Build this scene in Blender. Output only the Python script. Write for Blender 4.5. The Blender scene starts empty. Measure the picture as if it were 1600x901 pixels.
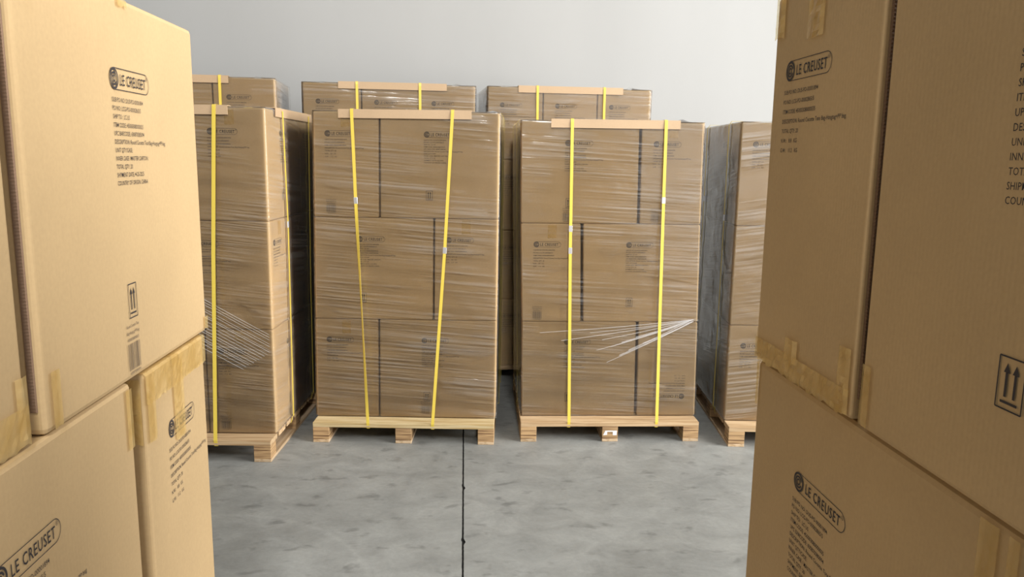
import bpy, bmesh, math, random
import numpy as np
from mathutils import Vector, Matrix

C = bpy.context.scene.collection
S = bpy.context.scene
PI = math.pi

# ------------------------------------------------------------------ camera
CAM_H, YAW, PITCH, ROLL, FPX = 1.56099, 0.063055, 0.166628, 0.0130025, 1216.126
cam_data = bpy.data.cameras.new('camera')
cam = bpy.data.objects.new('camera', cam_data)
C.objects.link(cam)
cy, sy, cp, sp = math.cos(YAW), math.sin(YAW), math.cos(PITCH), math.sin(PITCH)
fw = Vector((sy * cp, cy * cp, -sp))
rt = Vector((cy, -sy, 0))
up = rt.cross(fw)
cr, sr = math.cos(ROLL), math.sin(ROLL)
r2 = rt * cr + up * sr
u2 = -rt * sr + up * cr
M = Matrix((r2, u2, -fw)).transposed().to_4x4()
M.translation = Vector((0, 0, CAM_H))
cam.matrix_world = M
cam_data.sensor_width = 36
cam_data.sensor_fit = 'HORIZONTAL'
cam_data.lens = FPX / 1600 * 36
cam_data.clip_start = 0.05
S.camera = cam

# ------------------------------------------------------------------ light and exposure
S.view_settings.view_transform = 'Standard'
S.view_settings.look = 'None'
S.view_settings.gamma = 1
S.view_settings.use_curve_mapping = False
S.view_settings.exposure = 0.60
w = bpy.data.worlds.new('world')
S.world = w
w.use_nodes = True
w.node_tree.nodes['Background'].inputs[0].default_value = (0.92, 0.96, 1.0, 1)
w.node_tree.nodes['Background'].inputs[1].default_value = 1.0


def area(name, loc, target, sx, sy_, power, color=(1, 1, 1)):
    l = bpy.data.lights.new(name, 'AREA')
    l.shape = 'RECTANGLE'
    l.size = sx
    l.size_y = sy_
    l.energy = power
    l.color = color
    o = bpy.data.objects.new(name, l)
    C.objects.link(o)
    o.location = loc
    o.rotation_euler = (Vector(target) - Vector(loc)).to_track_quat('-Z', 'Y').to_euler()
    return o


# daylight through the tall loading door in the right-hand wall: it rakes along the aisle
area('loading_door_daylight', (5.85, 1.3, 3.35), (-1.0, 1.3, 1.9), 4.2, 5.2, 590, (1.0, 0.985, 0.955))
# weak fill lamp, added behind the camera to its right for the load fronts
area('rear_fill', (3.9, -3.3, 2.6), (2.0, 4, 1.2), 3.4, 4.4, 25, (1.0, 0.985, 0.96))
# unseen lamp under the roof, added to lift the left of the far wall
area('far_wall_fill', (-3.0, 3.4, 6.5), (-2.6, 6.55, 2.2), 5.0, 1.0, 26, (1.0, 0.985, 0.965))
area('load_front_fill', (0.4, -3.0, 5.9), (0.2, 3.6, 0.9), 0.7, 2.0, 205, (0.99, 0.99, 0.98))  # fill lamp added high behind the camera to brighten the load fronts, no window


# ------------------------------------------------------------------ materials
def new_mat(name):
    m = bpy.data.materials.new(name)
    m.use_nodes = True
    nt = m.node_tree
    return m, nt, nt.nodes, nt.links, nt.nodes['Principled BSDF']


def cardboard(name, base, rough=0.8):
    m, nt, N, L, P = new_mat(name)
    tc = N.new('ShaderNodeTexCoord')
    mp = N.new('ShaderNodeMapping')
    mp.inputs['Scale'].default_value = (1, 1, 1)
    L.new(tc.outputs['Object'], mp.inputs[0])
    n1 = N.new('ShaderNodeTexNoise')
    n1.inputs['Scale'].default_value = 3.0
    n1.inputs['Detail'].default_value = 4
    n2 = N.new('ShaderNodeTexNoise')
    n2.inputs['Scale'].default_value = 170
    n2.inputs['Detail'].default_value = 3
    L.new(mp.outputs[0], n1.inputs[0])
    L.new(mp.outputs[0], n2.inputs[0])
    oi = N.new('ShaderNodeObjectInfo')
    cr_ = N.new('ShaderNodeValToRGB')
    cr_.color_ramp.elements[0].position = 0.3
    cr_.color_ramp.elements[0].color = [c * 0.93 for c in base] + [1]
    cr_.color_ramp.elements[1].position = 0.7
    cr_.color_ramp.elements[1].color = [min(1, c * 1.05) for c in base] + [1]
    L.new(n1.outputs[0], cr_.inputs[0])
    hs = N.new('ShaderNodeHueSaturation')
    L.new(cr_.outputs[0], hs.inputs['Color'])
    ma = N.new('ShaderNodeMapRange')
    ma.inputs['To Min'].default_value = 0.95
    ma.inputs['To Max'].default_value = 1.04
    L.new(oi.outputs['Random'], ma.inputs[0])
    mm = N.new('ShaderNodeMath')
    mm.operation = 'MULTIPLY'
    mr = N.new('ShaderNodeMapRange')
    mr.inputs['To Min'].default_value = 0.93
    mr.inputs['To Max'].default_value = 1.07
    L.new(n2.outputs[0], mr.inputs[0])
    L.new(ma.outputs[0], mm.inputs[0])
    L.new(mr.outputs[0], mm.inputs[1])
    L.new(mm.outputs[0], hs.inputs['Value'])
    L.new(hs.outputs[0], P.inputs['Base Color'])
    P.inputs['Roughness'].default_value = rough
    P.inputs['Specular IOR Level'].default_value = 0.25
    # corrugation flutes running up the board, and paper grain
    sx_ = N.new('ShaderNodeSeparateXYZ')
    L.new(tc.outputs['Object'], sx_.inputs[0])
    ad = N.new('ShaderNodeMath')
    ad.operation = 'ADD'
    L.new(sx_.outputs[0], ad.inputs[0])
    L.new(sx_.outputs[1], ad.inputs[1])
    mu = N.new('ShaderNodeMath')
    mu.operation = 'MULTIPLY'
    mu.inputs[1].default_value = 2 * PI / 0.0075
    L.new(ad.outputs[0], mu.inputs[0])
    si = N.new('ShaderNodeMath')
    si.operation = 'SINE'
    L.new(mu.outputs[0], si.inputs[0])
    m2 = N.new('ShaderNodeMath')
    m2.operation = 'MULTIPLY_ADD'
    m2.inputs[1].default_value = 0.16
    L.new(si.outputs[0], m2.inputs[0])
    L.new(n2.outputs[0], m2.inputs[2])
    b = N.new('ShaderNodeBump')
    b.inputs['Strength'].default_value = 0.25
    b.inputs['Distance'].default_value = 0.0006
    L.new(m2.outputs[0], b.inputs['Height'])
    L.new(b.outputs[0], P.inputs['Normal'])
    return m


KRAFT = cardboard('kraft_board', (0.51, 0.358, 0.188))
CUT_EDGE = cardboard('cut_board_edge', (0.22, 0.14, 0.09))
KRAFT_EDGE = cardboard('kraft_edge_board', (0.54, 0.38, 0.235), 0.5)


def ink_mat():
    m, nt, N, L, P = new_mat('printing_ink')
    P.inputs['Base Color'].default_value = (0.03, 0.024, 0.026, 1)
    P.inputs['Roughness'].default_value = 0.75
    return m


INK = ink_mat()


def light_ink():
    m, nt, N, L, P = new_mat('thin_printing_ink')
    P.inputs['Base Color'].default_value = (0.11, 0.08, 0.06, 1)
    P.inputs['Roughness'].default_value = 0.8
    return m


INK_THIN = light_ink()


def tape_mat():
    m, nt, N, L, P = new_mat('brown_packing_tape')
    out = N['Material Output']
    tc = N.new('ShaderNodeTexCoord')
    n = N.new('ShaderNodeTexNoise')
    n.inputs['Scale'].default_value = 22
    n.inputs['Detail'].default_value = 3
    n.inputs['Distortion'].default_value = 1.2
    L.new(tc.outputs['Object'], n.inputs[0])
    r = N.new('ShaderNodeValToRGB')
    r.color_ramp.elements[0].position = 0.35
    r.color_ramp.elements[0].color = (0.62, 0.43, 0.16, 1)
    r.color_ramp.elements[1].position = 0.68
    r.color_ramp.elements[1].color = (0.78, 0.58, 0.28, 1)
    L.new(n.outputs[0], r.inputs[0])
    L.new(r.outputs[0], P.inputs['Base Color'])
    P.inputs['Roughness'].default_value = 0.28
    b = N.new('ShaderNodeBump')
    b.inputs['Strength'].default_value = 0.5
    b.inputs['Distance'].default_value = 0.003
    L.new(n.outputs[0], b.inputs['Height'])
    L.new(b.outputs[0], P.inputs['Normal'])
    tr = N.new('ShaderNodeBsdfTransparent')
    tr.inputs[0].default_value = (1.0, 0.93, 0.72, 1)
    mx = N.new('ShaderNodeMixShader')
    mx.inputs[0].default_value = 0.4
    L.new(tr.outputs[0], mx.inputs[1])
    L.new(P.outputs[0], mx.inputs[2])
    L.new(mx.outputs[0], out.inputs[0])
    return m


TAPE = tape_mat()


def film_mat(name, slope, haze, seed, freq=1.0):
    """clear stretch film: mostly transparent, glossy, fine stretched wrinkles, thicker milky strands where it bunches"""
    m, nt, N, L, P = new_mat(name)
    out = N['Material Output']
    uv = N.new('ShaderNodeUVMap')
    uv.uv_map = 'UVMap'

    def streak(rot, sx_, sz, scale, detail, dist, off):
        mp = N.new('ShaderNodeMapping')
        mp.inputs['Rotation'].default_value = (0, 0, rot)
        mp.inputs['Scale'].default_value = (1, 1, 1)
        mp.inputs['Location'].default_value = (seed * 3.1 + off, seed * 7.7 + off, 0)
        L.new(uv.outputs[0], mp.inputs[0])
        mp2 = N.new('ShaderNodeMapping')
        mp2.inputs['Scale'].default_value = (sx_, sz, 1)
        L.new(mp.outputs[0], mp2.inputs[0])
        n = N.new('ShaderNodeTexNoise')
        n.noise_dimensions = '2D'
        n.inputs['Scale'].default_value = scale
        n.inputs['Detail'].default_value = detail
        n.inputs['Distortion'].default_value = dist
        L.new(mp2.outputs[0], n.inputs[0])
        return n.outputs[0]

    a = streak(slope, 0.9, 74 * freq, 1.0, 2.0, 0.25, 0)
    b_ = streak(slope * 2.2 + 0.05, 2.0, 30 * freq, 1.0, 2.5, 0.5, 5)
    c_ = streak(0.02, 2.2, 3.0, 1.2, 3.0, 0.3, 9)

    def math_(op, x, y=None, v=None, z=None):
        q = N.new('ShaderNodeMath')
        q.operation = op
        L.new(x, q.inputs[0])
        if y is not None:
            L.new(y, q.inputs[1])
        if v is not None:
            q.inputs[1].default_value = v
        if z is not None:
            if hasattr(z, 'links'):
                L.new(z, q.inputs[2])
            else:
                q.inputs[2].default_value = z
        return q.outputs[0]

    rc0 = N.new('ShaderNodeValToRGB')
    rc0.color_ramp.elements[0].position = 0.40
    rc0.color_ramp.elements[0].color = (0, 0, 0, 1)
    rc0.color_ramp.elements[1].position = 0.60
    rc0.color_ramp.elements[1].color = (1, 1, 1, 1)
    L.new(c_, rc0.inputs[0])
    h = math_('MULTIPLY_ADD', b_, v=0.9, z=a)
    h = math_('MULTIPLY', h, y=math_('MULTIPLY_ADD', rc0.outputs[0], v=0.85, z=0.12))
    bump = N.new('ShaderNodeBump')
    bump.inputs['Strength'].default_value = 1.0
    bump.inputs['Distance'].default_value = 0.0028
    L.new(h, bump.inputs['Height'])
    gl = N.new('ShaderNodeBsdfGlossy')
    gl.inputs['Roughness'].default_value = 0.17
    gl.inputs['Color'].default_value = (1, 1, 1, 1)
    L.new(bump.outputs[0], gl.inputs['Normal'])
    fr = N.new('ShaderNodeFresnel')
    fr.inputs['IOR'].default_value = 1.5
    bump2 = N.new('ShaderNodeBump')
    bump2.inputs['Strength'].default_value = 1.0
    bump2.inputs['Distance'].default_value = 0.0019
    L.new(h, bump2.inputs['Height'])
    L.new(bump2.outputs[0], fr.inputs['Normal'])
    tr = N.new('ShaderNodeBsdfTransparent')
    tr.inputs[0].default_value = (0.985, 0.98, 0.97, 1)
    df = N.new('ShaderNodeBsdfDiffuse')
    df.inputs[0].default_value = (0.80, 0.79, 0.78, 1)
    # strands
    rs = N.new('ShaderNodeValToRGB')
    rs.color_ramp.elements[0].position = 0.44
    rs.color_ramp.elements[0].color = (0, 0, 0, 1)
    rs.color_ramp.elements[1].position = 0.72
    rs.color_ramp.elements[1].color = (1, 1, 1, 1)
    L.new(a, rs.inputs[0])
    rc = N.new('ShaderNodeValToRGB')
    rc.color_ramp.elements[0].position = 0.38
    rc.color_ramp.elements[0].color = (0.06, 0.06, 0.06, 1)
    rc.color_ramp.elements[1].position = 0.66
    rc.color_ramp.elements[1].color = (1, 1, 1, 1)
    L.new(c_, rc.inputs[0])
    st = math_('MULTIPLY', rs.outputs[0], y=rc.outputs[0])
    hz = math_('MULTIPLY_ADD', st, v=haze * 1.6, z=haze * 0.08)
    # a slanting look passes through more of the layered film
    lw = N.new('ShaderNodeLayerWeight')
    lw.inputs['Blend'].default_value = 0.5
    gz = math_('POWER', lw.outputs['Facing'], v=5.0)
    gz = math_('MULTIPLY', gz, y=math_('MULTIPLY_ADD', a, v=1.0, z=0.1))
    hz = math_('ADD', hz, y=math_('MULTIPLY', gz, v=0.55))
    m1 = N.new('ShaderNodeMixShader')
    L.new(hz, m1.inputs[0])
    L.new(tr.outputs[0], m1.inputs[1])
    L.new(df.outputs[0], m1.inputs[2])
    m2 = N.new('ShaderNodeMixShader')
    L.new(math_('MULTIPLY', fr.outputs[0], v=1.2), m2.inputs[0])
    L.new(m1.outputs[0], m2.inputs[1])
    L.new(gl.outputs[0], m2.inputs[2])
    L.new(m2.outputs[0], out.inputs[0])
    return m


def strand_mat():
    m, nt, N, L, P = new_mat('roped_film')
    P.inputs['Base Color'].default_value = (0.82, 0.80, 0.79, 1)
    P.inputs['Roughness'].default_value = 0.25
    tr = N.new('ShaderNodeBsdfTransparent')
    mx = N.new('ShaderNodeMixShader')
    mx.inputs[0].default_value = 0.30
    L.new(tr.outputs[0], mx.inputs[1])
    L.new(P.outputs[0], mx.inputs[2])
    L.new(mx.outputs[0], N['Material Output'].inputs[0])
    return m


STRAND = strand_mat()


def strap_mat():
    m, nt, N, L, P = new_mat('yellow_plastic_strap')
    tc = N.new('ShaderNodeTexCoord')
    n = N.new('ShaderNodeTexNoise')
    n.inputs['Scale'].default_value = 300
    L.new(tc.outputs['Object'], n.inputs[0])
    b = N.new('ShaderNodeBump')
    b.inputs['Strength'].default_value = 0.2
    b.inputs['Distance'].default_value = 0.0008
    L.new(n.outputs[0], b.inputs['Height'])
    L.new(b.outputs[0], P.inputs['Normal'])
    P.inputs['Base Color'].default_value = (0.80, 0.60, 0.09, 1)
    P.inputs['Roughness'].default_value = 0.38
    return m


STRAP = strap_mat()


def metal_mat():
    m, nt, N, L, P = new_mat('crimped_steel_seal')
    P.inputs['Base Color'].default_value = (0.8, 0.8, 0.82, 1)
    P.inputs['Metallic'].default_value = 0.7
    P.inputs['Roughness'].default_value = 0.35
    return m


SEAL = metal_mat()


def white_mat():
    m, nt, N, L, P = new_mat('white_sticker_paper')
    P.inputs['Base Color'].default_value = (0.85, 0.86, 0.9, 1)
    P.inputs['Roughness'].default_value = 0.4
    return m


STICKER = white_mat()


def wood_mat(name, base, dark, axis, layered=False):
    m, nt, N, L, P = new_mat(name)
    tc = N.new('ShaderNodeTexCoord')
    mp = N.new('ShaderNodeMapping')
    sc = {'x': (1.5, 22, 40), 'y': (22, 1.5, 40), 'layer': (2.5, 2.5, 75)}[axis]
    mp.inputs['Scale'].default_value = sc
    L.new(tc.outputs['Object'], mp.inputs[0])
    n = N.new('ShaderNodeTexNoise')
    n.inputs['Scale'].default_value = 1.6
    n.inputs['Detail'].default_value = 5
    n.inputs['Distortion'].default_value = 0.6
    L.new(mp.outputs[0], n.inputs[0])
    r = N.new('ShaderNodeValToRGB')
    r.color_ramp.elements[0].position = 0.36
    r.color_ramp.elements[0].color = dark + (1,)
    r.color_ramp.elements[1].position = 0.56
    r.color_ramp.elements[1].color = base + (1,)
    L.new(n.outputs[0], r.inputs[0])
    oi = N.new('ShaderNodeObjectInfo')
    mr = N.new('ShaderNodeMapRange')
    mr.inputs['To Min'].default_value = 0.85
    mr.inputs['To Max'].default_value = 1.12
    L.new(oi.outputs['Random'], mr.inputs[0])
    hs = N.new('ShaderNodeHueSaturation')
    L.new(r.outputs[0], hs.inputs['Color'])
    L.new(mr.outputs[0], hs.inputs['Value'])
    L.new(hs.outputs[0], P.inputs['Base Color'])
    P.inputs['Roughness'].default_value = 0.75
    b = N.new('ShaderNodeBump')
    b.inputs['Strength'].default_value = 0.4
    b.inputs['Distance'].default_value = 0.002
    L.new(n.outputs[0], b.inputs['Height'])
    L.new(b.outputs[0], P.inputs['Normal'])
    return m


WOOD_DECK = wood_mat('plywood_deck', (0.58, 0.41, 0.235), (0.40, 0.25, 0.12), 'x')
WOOD_DECK_Y = wood_mat('yellowed_plywood_deck', (0.58, 0.46, 0.26), (0.42, 0.29, 0.12), 'x')
WOOD_BLOCK = wood_mat('layered_plywood_block', (0.50, 0.32, 0.155), (0.17, 0.09, 0.04), 'layer')
WOOD_RUN = wood_mat('plywood_runner', (0.60, 0.44, 0.28), (0.42, 0.28, 0.15), 'y')


def concrete():
    m, nt, N, L, P = new_mat('worn_concrete_floor')
    tc = N.new('ShaderNodeTexCoord')

    def noise(scale, detail, dist=0, sc=(1, 1, 1), rough=0.5):
        mp = N.new('ShaderNodeMapping')
        mp.inputs['Scale'].default_value = sc
        L.new(tc.outputs['Object'], mp.inputs[0])
        n = N.new('ShaderNodeTexNoise')
        n.inputs['Scale'].default_value = scale
        n.inputs['Detail'].default_value = detail
        n.inputs['Distortion'].default_value = dist
        n.inputs['Roughness'].default_value = rough
        L.new(mp.outputs[0], n.inputs[0])
        return n.outputs[0]

    def ramp(x, p0, c0, p1, c1):
        r = N.new('ShaderNodeValToRGB')
        r.color_ramp.elements[0].position = p0
        r.color_ramp.elements[0].color = (c0, c0, c0, 1)
        r.color_ramp.elements[1].position = p1
        r.color_ramp.elements[1].color = (c1, c1, c1, 1)
        L.new(x, r.inputs[0])
        return r.outputs[0]

    def mul(a, b):
        q = N.new('ShaderNodeMix')
        q.data_type = 'RGBA'
        q.blend_type = 'MULTIPLY'
        q.inputs[0].default_value = 1
        L.new(a, q.inputs[6])
        L.new(b, q.inputs[7])
        return q.outputs[2]

    big = ramp(noise(1.4, 5, 0.4), 0.3, 0.86, 0.7, 1.08)
    mid = ramp(noise(6, 8, 0.5, (0.9, 1.15, 1), 0.68), 0.33, 0.82, 0.64, 1.12)
    fine = ramp(noise(45, 6, 0.0, rough=0.7), 0.3, 0.93, 0.7, 1.06)
    spots = ramp(noise(10, 3, 0.2, (0.8, 1.3, 1)), 0.30, 0.70, 0.40, 1.0)
    pale = ramp(noise(3.2, 7, 1.0, (1.0, 1.6, 1), 0.72), 0.58, 1.0, 0.74, 1.14)
    rgb = N.new('ShaderNodeRGB')
    rgb.outputs[0].default_value = (0.262, 0.265, 0.250, 1)
    c = mul(rgb.outputs[0], big)
    for x in (mid, fine, spots, pale):
        c = mul(c, x)
    # faint curved tyre scuff
    sx_ = N.new('ShaderNodeSeparateXYZ')
    L.new(tc.outputs['Object'], sx_.inputs[0])
    vd = N.new('ShaderNodeVectorMath')
    vd.operation = 'DISTANCE'
    L.new(tc.outputs['Object'], vd.inputs[0])
    vd.inputs[1].default_value = (-1.05, 2.55, 0)
    sb = N.new('ShaderNodeMath')
    sb.operation = 'SUBTRACT'
    sb.inputs[1].default_value = 0.72
    L.new(vd.outputs['Value'], sb.inputs[0])
    ab = N.new('ShaderNodeMath')
    ab.operation = 'ABSOLUTE'
    L.new(sb.outputs[0], ab.inputs[0])
    c = mul(c, ramp(ab.outputs[0], 0.002, 1.09, 0.02, 1.0))
    L.new(c, P.inputs['Base Color'])
    rr = ramp(noise(4, 6, 0.5), 0.3, 0.42, 0.7, 0.62)
    L.new(rr, P.inputs['Roughness'])
    P.inputs['Specular IOR Level'].default_value = 0.35
    b = N.new('ShaderNodeBump')
    b.inputs['Strength'].default_value = 0.25
    b.inputs['Distance'].default_value = 0.002
    L.new(noise(60, 6), b.inputs['Height'])
    L.new(b.outputs[0], P.inputs['Normal'])
    return m


def wall_mat():
    m, nt, N, L, P = new_mat('painted_precast_wall')
    tc = N.new('ShaderNodeTexCoord')
    n = N.new('ShaderNodeTexNoise')
    n.inputs['Scale'].default_value = 0.9
    n.inputs['Detail'].default_value = 6
    mp = N.new('ShaderNodeMapping')
    mp.inputs['Scale'].default_value = (1.6, 1, 0.5)
    L.new(tc.outputs['Object'], mp.inputs[0])
    L.new(mp.outputs[0], n.inputs[0])
    r = N.new('ShaderNodeValToRGB')
    r.color_ramp.elements[0].position = 0.3
    r.color_ramp.elements[0].color = (0.445, 0.442, 0.43, 1)
    r.color_ramp.elements[1].position = 0.7
    r.color_ramp.elements[1].color = (0.47, 0.467, 0.455, 1)
    L.new(n.outputs[0], r.inputs[0])
    L.new(r.outputs[0], P.inputs['Base Color'])
    P.inputs['Roughness'].default_value = 0.7
    n2 = N.new('ShaderNodeTexNoise')
    n2.inputs['Scale'].default_value = 40
    L.new(tc.outputs['Object'], n2.inputs[0])
    b = N.new('ShaderNodeBump')
    b.inputs['Strength'].default_value = 0.1
    b.inputs['Distance'].default_value = 0.002
    L.new(n2.outputs[0], b.inputs['Height'])
    L.new(b.outputs[0], P.inputs['Normal'])
    return m


CONC = concrete()
WALL = wall_mat()


def plain(name, col, rough=0.8):
    m, nt, N, L, P = new_mat(name)
    tc = N.new('ShaderNodeTexCoord')
    n = N.new('ShaderNodeTexNoise')
    n.inputs['Scale'].default_value = 12
    L.new(tc.outputs['Object'], n.inputs[0])
    r = N.new('ShaderNodeValToRGB')
    r.color_ramp.elements[0].color = tuple(c * 0.8 for c in col) + (1,)
    r.color_ramp.elements[1].color = tuple(c * 1.15 for c in col) + (1,)
    L.new(n.outputs[0], r.inputs[0])
    L.new(r.outputs[0], P.inputs['Base Color'])
    P.inputs['Roughness'].default_value = rough
    return m


JOINT = plain('dark_joint_sealant', (0.025, 0.024, 0.022))


# ------------------------------------------------------------------ mesh helpers
def mesh_obj(name, verts, faces, m, parent=None, smooth=False, mats=None, fm=None):
    me = bpy.data.meshes.new(name)
    me.from_pydata([tuple(v) for v in verts], [], faces)
    for mm in (mats or [m]):
        me.materials.append(mm)
    if fm:
        me.polygons.foreach_set('material_index', fm)
    if smooth:
        me.polygons.foreach_set('use_smooth', [True] * len(me.polygons))
    me.update()
    o = bpy.data.objects.new(name, me)
    C.objects.link(o)
    if parent is not None:
        o.parent = parent
    return o


def bevel_box(name, lo, hi, m, parent=None, bev=0.002, seg=1):
    bm = bmesh.new()
    bmesh.ops.create_cube(bm, size=1)
    for v in bm.verts:
        v.co = Vector([lo[i] + (v.co[i] + 0.5) * (hi[i] - lo[i]) for i in range(3)])
    if bev:
        bmesh.ops.bevel(bm, geom=bm.edges[:], offset=bev, segments=seg, affect='EDGES', profile=0.5)
    bmesh.ops.recalc_face_normals(bm, faces=bm.faces[:])
    me = bpy.data.meshes.new(name)
    bm.to_mesh(me)
    bm.free()
    me.materials.append(m)
    o = bpy.data.objects.new(name, me)
    C.objects.link(o)
    if parent is not None:
        o.parent = parent
    return o


def tag(o, label, cat, group=None):
    o['label'] = label
    o['category'] = cat
    if group:
        o['group'] = group
    return o


def structure(name, verts, faces, m, **k):
    o = mesh_obj(name, verts, faces, m, **k)
    o['kind'] = 'structure'
    return o


def slab(name, lo, hi, m):
    o = bevel_box(name, lo, hi, m, bev=0)
    o['kind'] = 'structure'
    return o


# ------------------------------------------------------------------ the room
XL, XR, YF, YB, ZC = -11.0, 6.0, -3.6, 6.55, 7.0
# floor: two slabs poured against a control joint, chipped here and there
rng = random.Random(4)
ys = [YF]
y = 0.5
while y < YB - 0.1:
    ys.append(y)
    y += 0.012 if 2.4 < y < 4.4 else 0.05
ys.append(YB)
vs, fs, fm = [], [], []
for y in ys:
    wl = 0.0032 + 0.0012 * rng.random()
    wr = 0.0032 + 0.0012 * rng.random()
    for yc, a, side in ((3.52, 0.007, 1), (2.99, 0.008, 1), (3.01, 0.004, -1), (3.55, 0.003, -1)):
        e = a * math.exp(-((y - yc) / 0.014) ** 2)
        if side > 0:
            wr += e
        else:
            wl += e
    x0 = 0.0 + 0.0008 * (y - 3)
    vs += [(XL, y, 0), (x0 - wl, y, 0), (x0 - wl * 0.8, y, -0.012), (x0 + wr * 0.8, y, -0.012), (x0 + wr, y, 0), (XR, y, 0)]
for i in range(len(ys) - 1):
    a, b = 6 * i, 6 * (i + 1)
    for k in range(5):
        fs.append((a + k, a + k + 1, b + k + 1, b + k))
        fm.append(0 if k in (0, 4) else 1)
structure('floor', vs, fs, CONC, mats=[CONC, JOINT], fm=fm)
slab('wall_back', (XL, YB, 0), (XR, YB + 0.2, ZC), WALL)
slab('wall_left', (XL - 0.2, YF, 0), (XL, YB, ZC), WALL)
slab('ceiling', (XL, YF, ZC), (XR, YB, ZC + 0.15), plain('grey_roof_deck', (0.22, 0.22, 0.22)))
# right-hand wall and the wall behind the camera, each pierced by a loading door


def pierced(name, p, q, axis, h0, h1, d0, d1, dz):
    V, F = [], []
    for (a0, z0), (a1, z1) in (((h0, 0), (d0, ZC)), ((d1, 0), (h1, ZC)), ((d0, dz), (d1, ZC))):
        n0 = len(V)
        for t in (p, q):
            for a, z in ((a0, z0), (a1, z0), (a1, z1), (a0, z1)):
                V.append((a, t, z) if axis == 'x' else (t, a, z))
        F.extend(tuple(n0 + k for k in f) for f in ((0, 1, 2, 3), (7, 6, 5, 4), (0, 4, 5, 1), (1, 5, 6, 2), (2, 6, 7, 3), (3, 7, 4, 0)))
    structure(name, V, F, WALL)


pierced('wall_right', XR, XR + 0.2, 'y', YF, YB, -0.85, 3.5, 6.0)
pierced('wall_front', YF - 0.2, YF, 'x', XL, XR, 2.1, 5.7, 4.9)


# ------------------------------------------------------------------ printing (built once, shared by every carton)
def text_mesh(body, height, width=None, bold=0.0, space=1.0):
    cu = bpy.data.curves.new('t', 'FONT')
    cu.body = body
    cu.size = 1.0
    cu.offset = bold
    cu.space_character = space
    cu.resolution_u = 2
    o = bpy.data.objects.new('t', cu)
    C.objects.link(o)
    dg = bpy.context.evaluated_depsgraph_get()
    me = bpy.data.meshes.new_from_object(o.evaluated_get(dg))
    bpy.data.objects.remove(o)
    bpy.data.curves.remove(cu)
    co = np.empty(len(me.vertices) * 3)
    me.vertices.foreach_get('co', co)
    co = co.reshape(-1, 3)
    x0, x1 = co[:, 0].min(), co[:, 0].max()
    s = height / 0.73
    sx_ = s if width is None else width / (x1 - x0)
    V = np.stack([(co[:, 0] - x0) * sx_, np.zeros(len(co)), co[:, 1] * s], 1)
    F = [tuple(p.vertices) for p in me.polygons]
    bpy.data.meshes.remove(me)
    return V, F


def ring(cx, cz, ro, ri, a0=0, a1=2 * PI, n=28):
    V, F = [], []
    for i in range(n + 1):
        t = a0 + (a1 - a0) * i / n
        V += [(cx + ro * math.cos(t), 0, cz + ro * math.sin(t)), (cx + ri * math.cos(t), 0, cz + ri * math.sin(t))]
    for i in range(n):
        F.append((2 * i, 2 * i + 2, 2 * i + 3, 2 * i + 1))
    return np.array(V), F


def rect(x0, z0, x1, z1):
    return np.array([(x0, 0, z0), (x1, 0, z0), (x1, 0, z1), (x0, 0, z1)]), [(0, 1, 2, 3)]


def pill(x0, z0, x1, z1, t, r=None):
    r = r or (z1 - z0) / 2
    V, F = [], []
    pts = []
    for cx, cz, s in ((x1 - r, z1 - r, 0), (x0 + r, z1 - r, 1), (x0 + r, z0 + r, 2), (x1 - r, z0 + r, 3)):
        for k in range(9):
            a = s * PI / 2 + k * PI / 16
            pts.append((cx, cz, a))
    for cx, cz, a in pts:
        V += [(cx + r * math.cos(a), 0, cz + r * math.sin(a)), (cx + (r - t) * math.cos(a), 0, cz + (r - t) * math.sin(a))]
    n = len(pts)
    for i in range(n):
        j = (i + 1) % n
        F.append((2 * i, 2 * j, 2 * j + 1, 2 * i + 1))
    return np.array(V), F


def merge(parts):
    V, F, n = [], [], 0
    for v, f, *off in parts:
        v = np.array(v, float)
        if off:
            v = v + np.array([off[0], 0, off[1]])
        V.append(v)
        F += [tuple(k + n for k in q) for q in f]
        n += len(v)
    return np.concatenate(V), F


def print_mesh(name, parts, m):
    V, F = merge(parts)
    me = bpy.data.meshes.new(name)
    me.from_pydata([tuple(v) for v in V], [], F)
    # face outward (-Y)
    bm = bmesh.new()
    bm.from_mesh(me)
    for f in bm.faces:
        f.normal_update()
        if f.normal.y > 0:
            f.normal_flip()
    bm.to_mesh(me)
    bm.free()
    me.materials.append(m)
    return me


LW, LH = 0.150, 0.031          # logo pill; origin of a print = left end, vertical centre
lv, lf = text_mesh('LE CREUSET', 0.0160, 0.099, 0.009, 1.15)
rv, rf = text_mesh('R', 0.0028, 0.0022)
LOGO = print_mesh('printed_logo', [
    pill(0, -LH / 2, LW, LH / 2, 0.0011),
    ring(0.0150, 0, 0.0150, 0.0118), ring(0.0150, 0, 0.0098, 0.0070, 0.3, 5.9), ring(0.0150, 0, 0.0052, 0.0030),
    (lv, lf, 0.0370, -0.0080),
    ring(0.1415, 0.0078, 0.0030, 0.0025, n=14), (rv, rf, 0.1404, 0.0064)], INK)

WIDE_LINES = ['SUB PO NO: DUS-PO-00001894', 'PO NO: LCG-PO-00002865/5', 'SHIP TO:  LC US', 'ITEM CODE: 450003080000035',
              'UPC BARCODE: 630870385094', 'DESCRIPTION: Round Cocotte Tote Bag-Hangtag+PP bag', 'UNIT QTY/CASE:',
              'INNER CASE / MASTER CARTON:', 'TOTAL QTY: 20', 'SHIPMENT DATE: 4-25-2025', 'COUNTRY OF ORIGIN: CHINA']
NARROW_LINES = ['SUB PO NO: DUS-PO-00001894', 'PO NO: LCG-PO-00002865/5', 'ITEM CODE: 450003080000035',
                'DESCRIPTION: Round Cocotte Tote Bag-Hangtag+PP bag', 'TOTAL QTY: 20', 'N.W.:   8.8   KG', 'G.W.:   11.2   KG']


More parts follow.
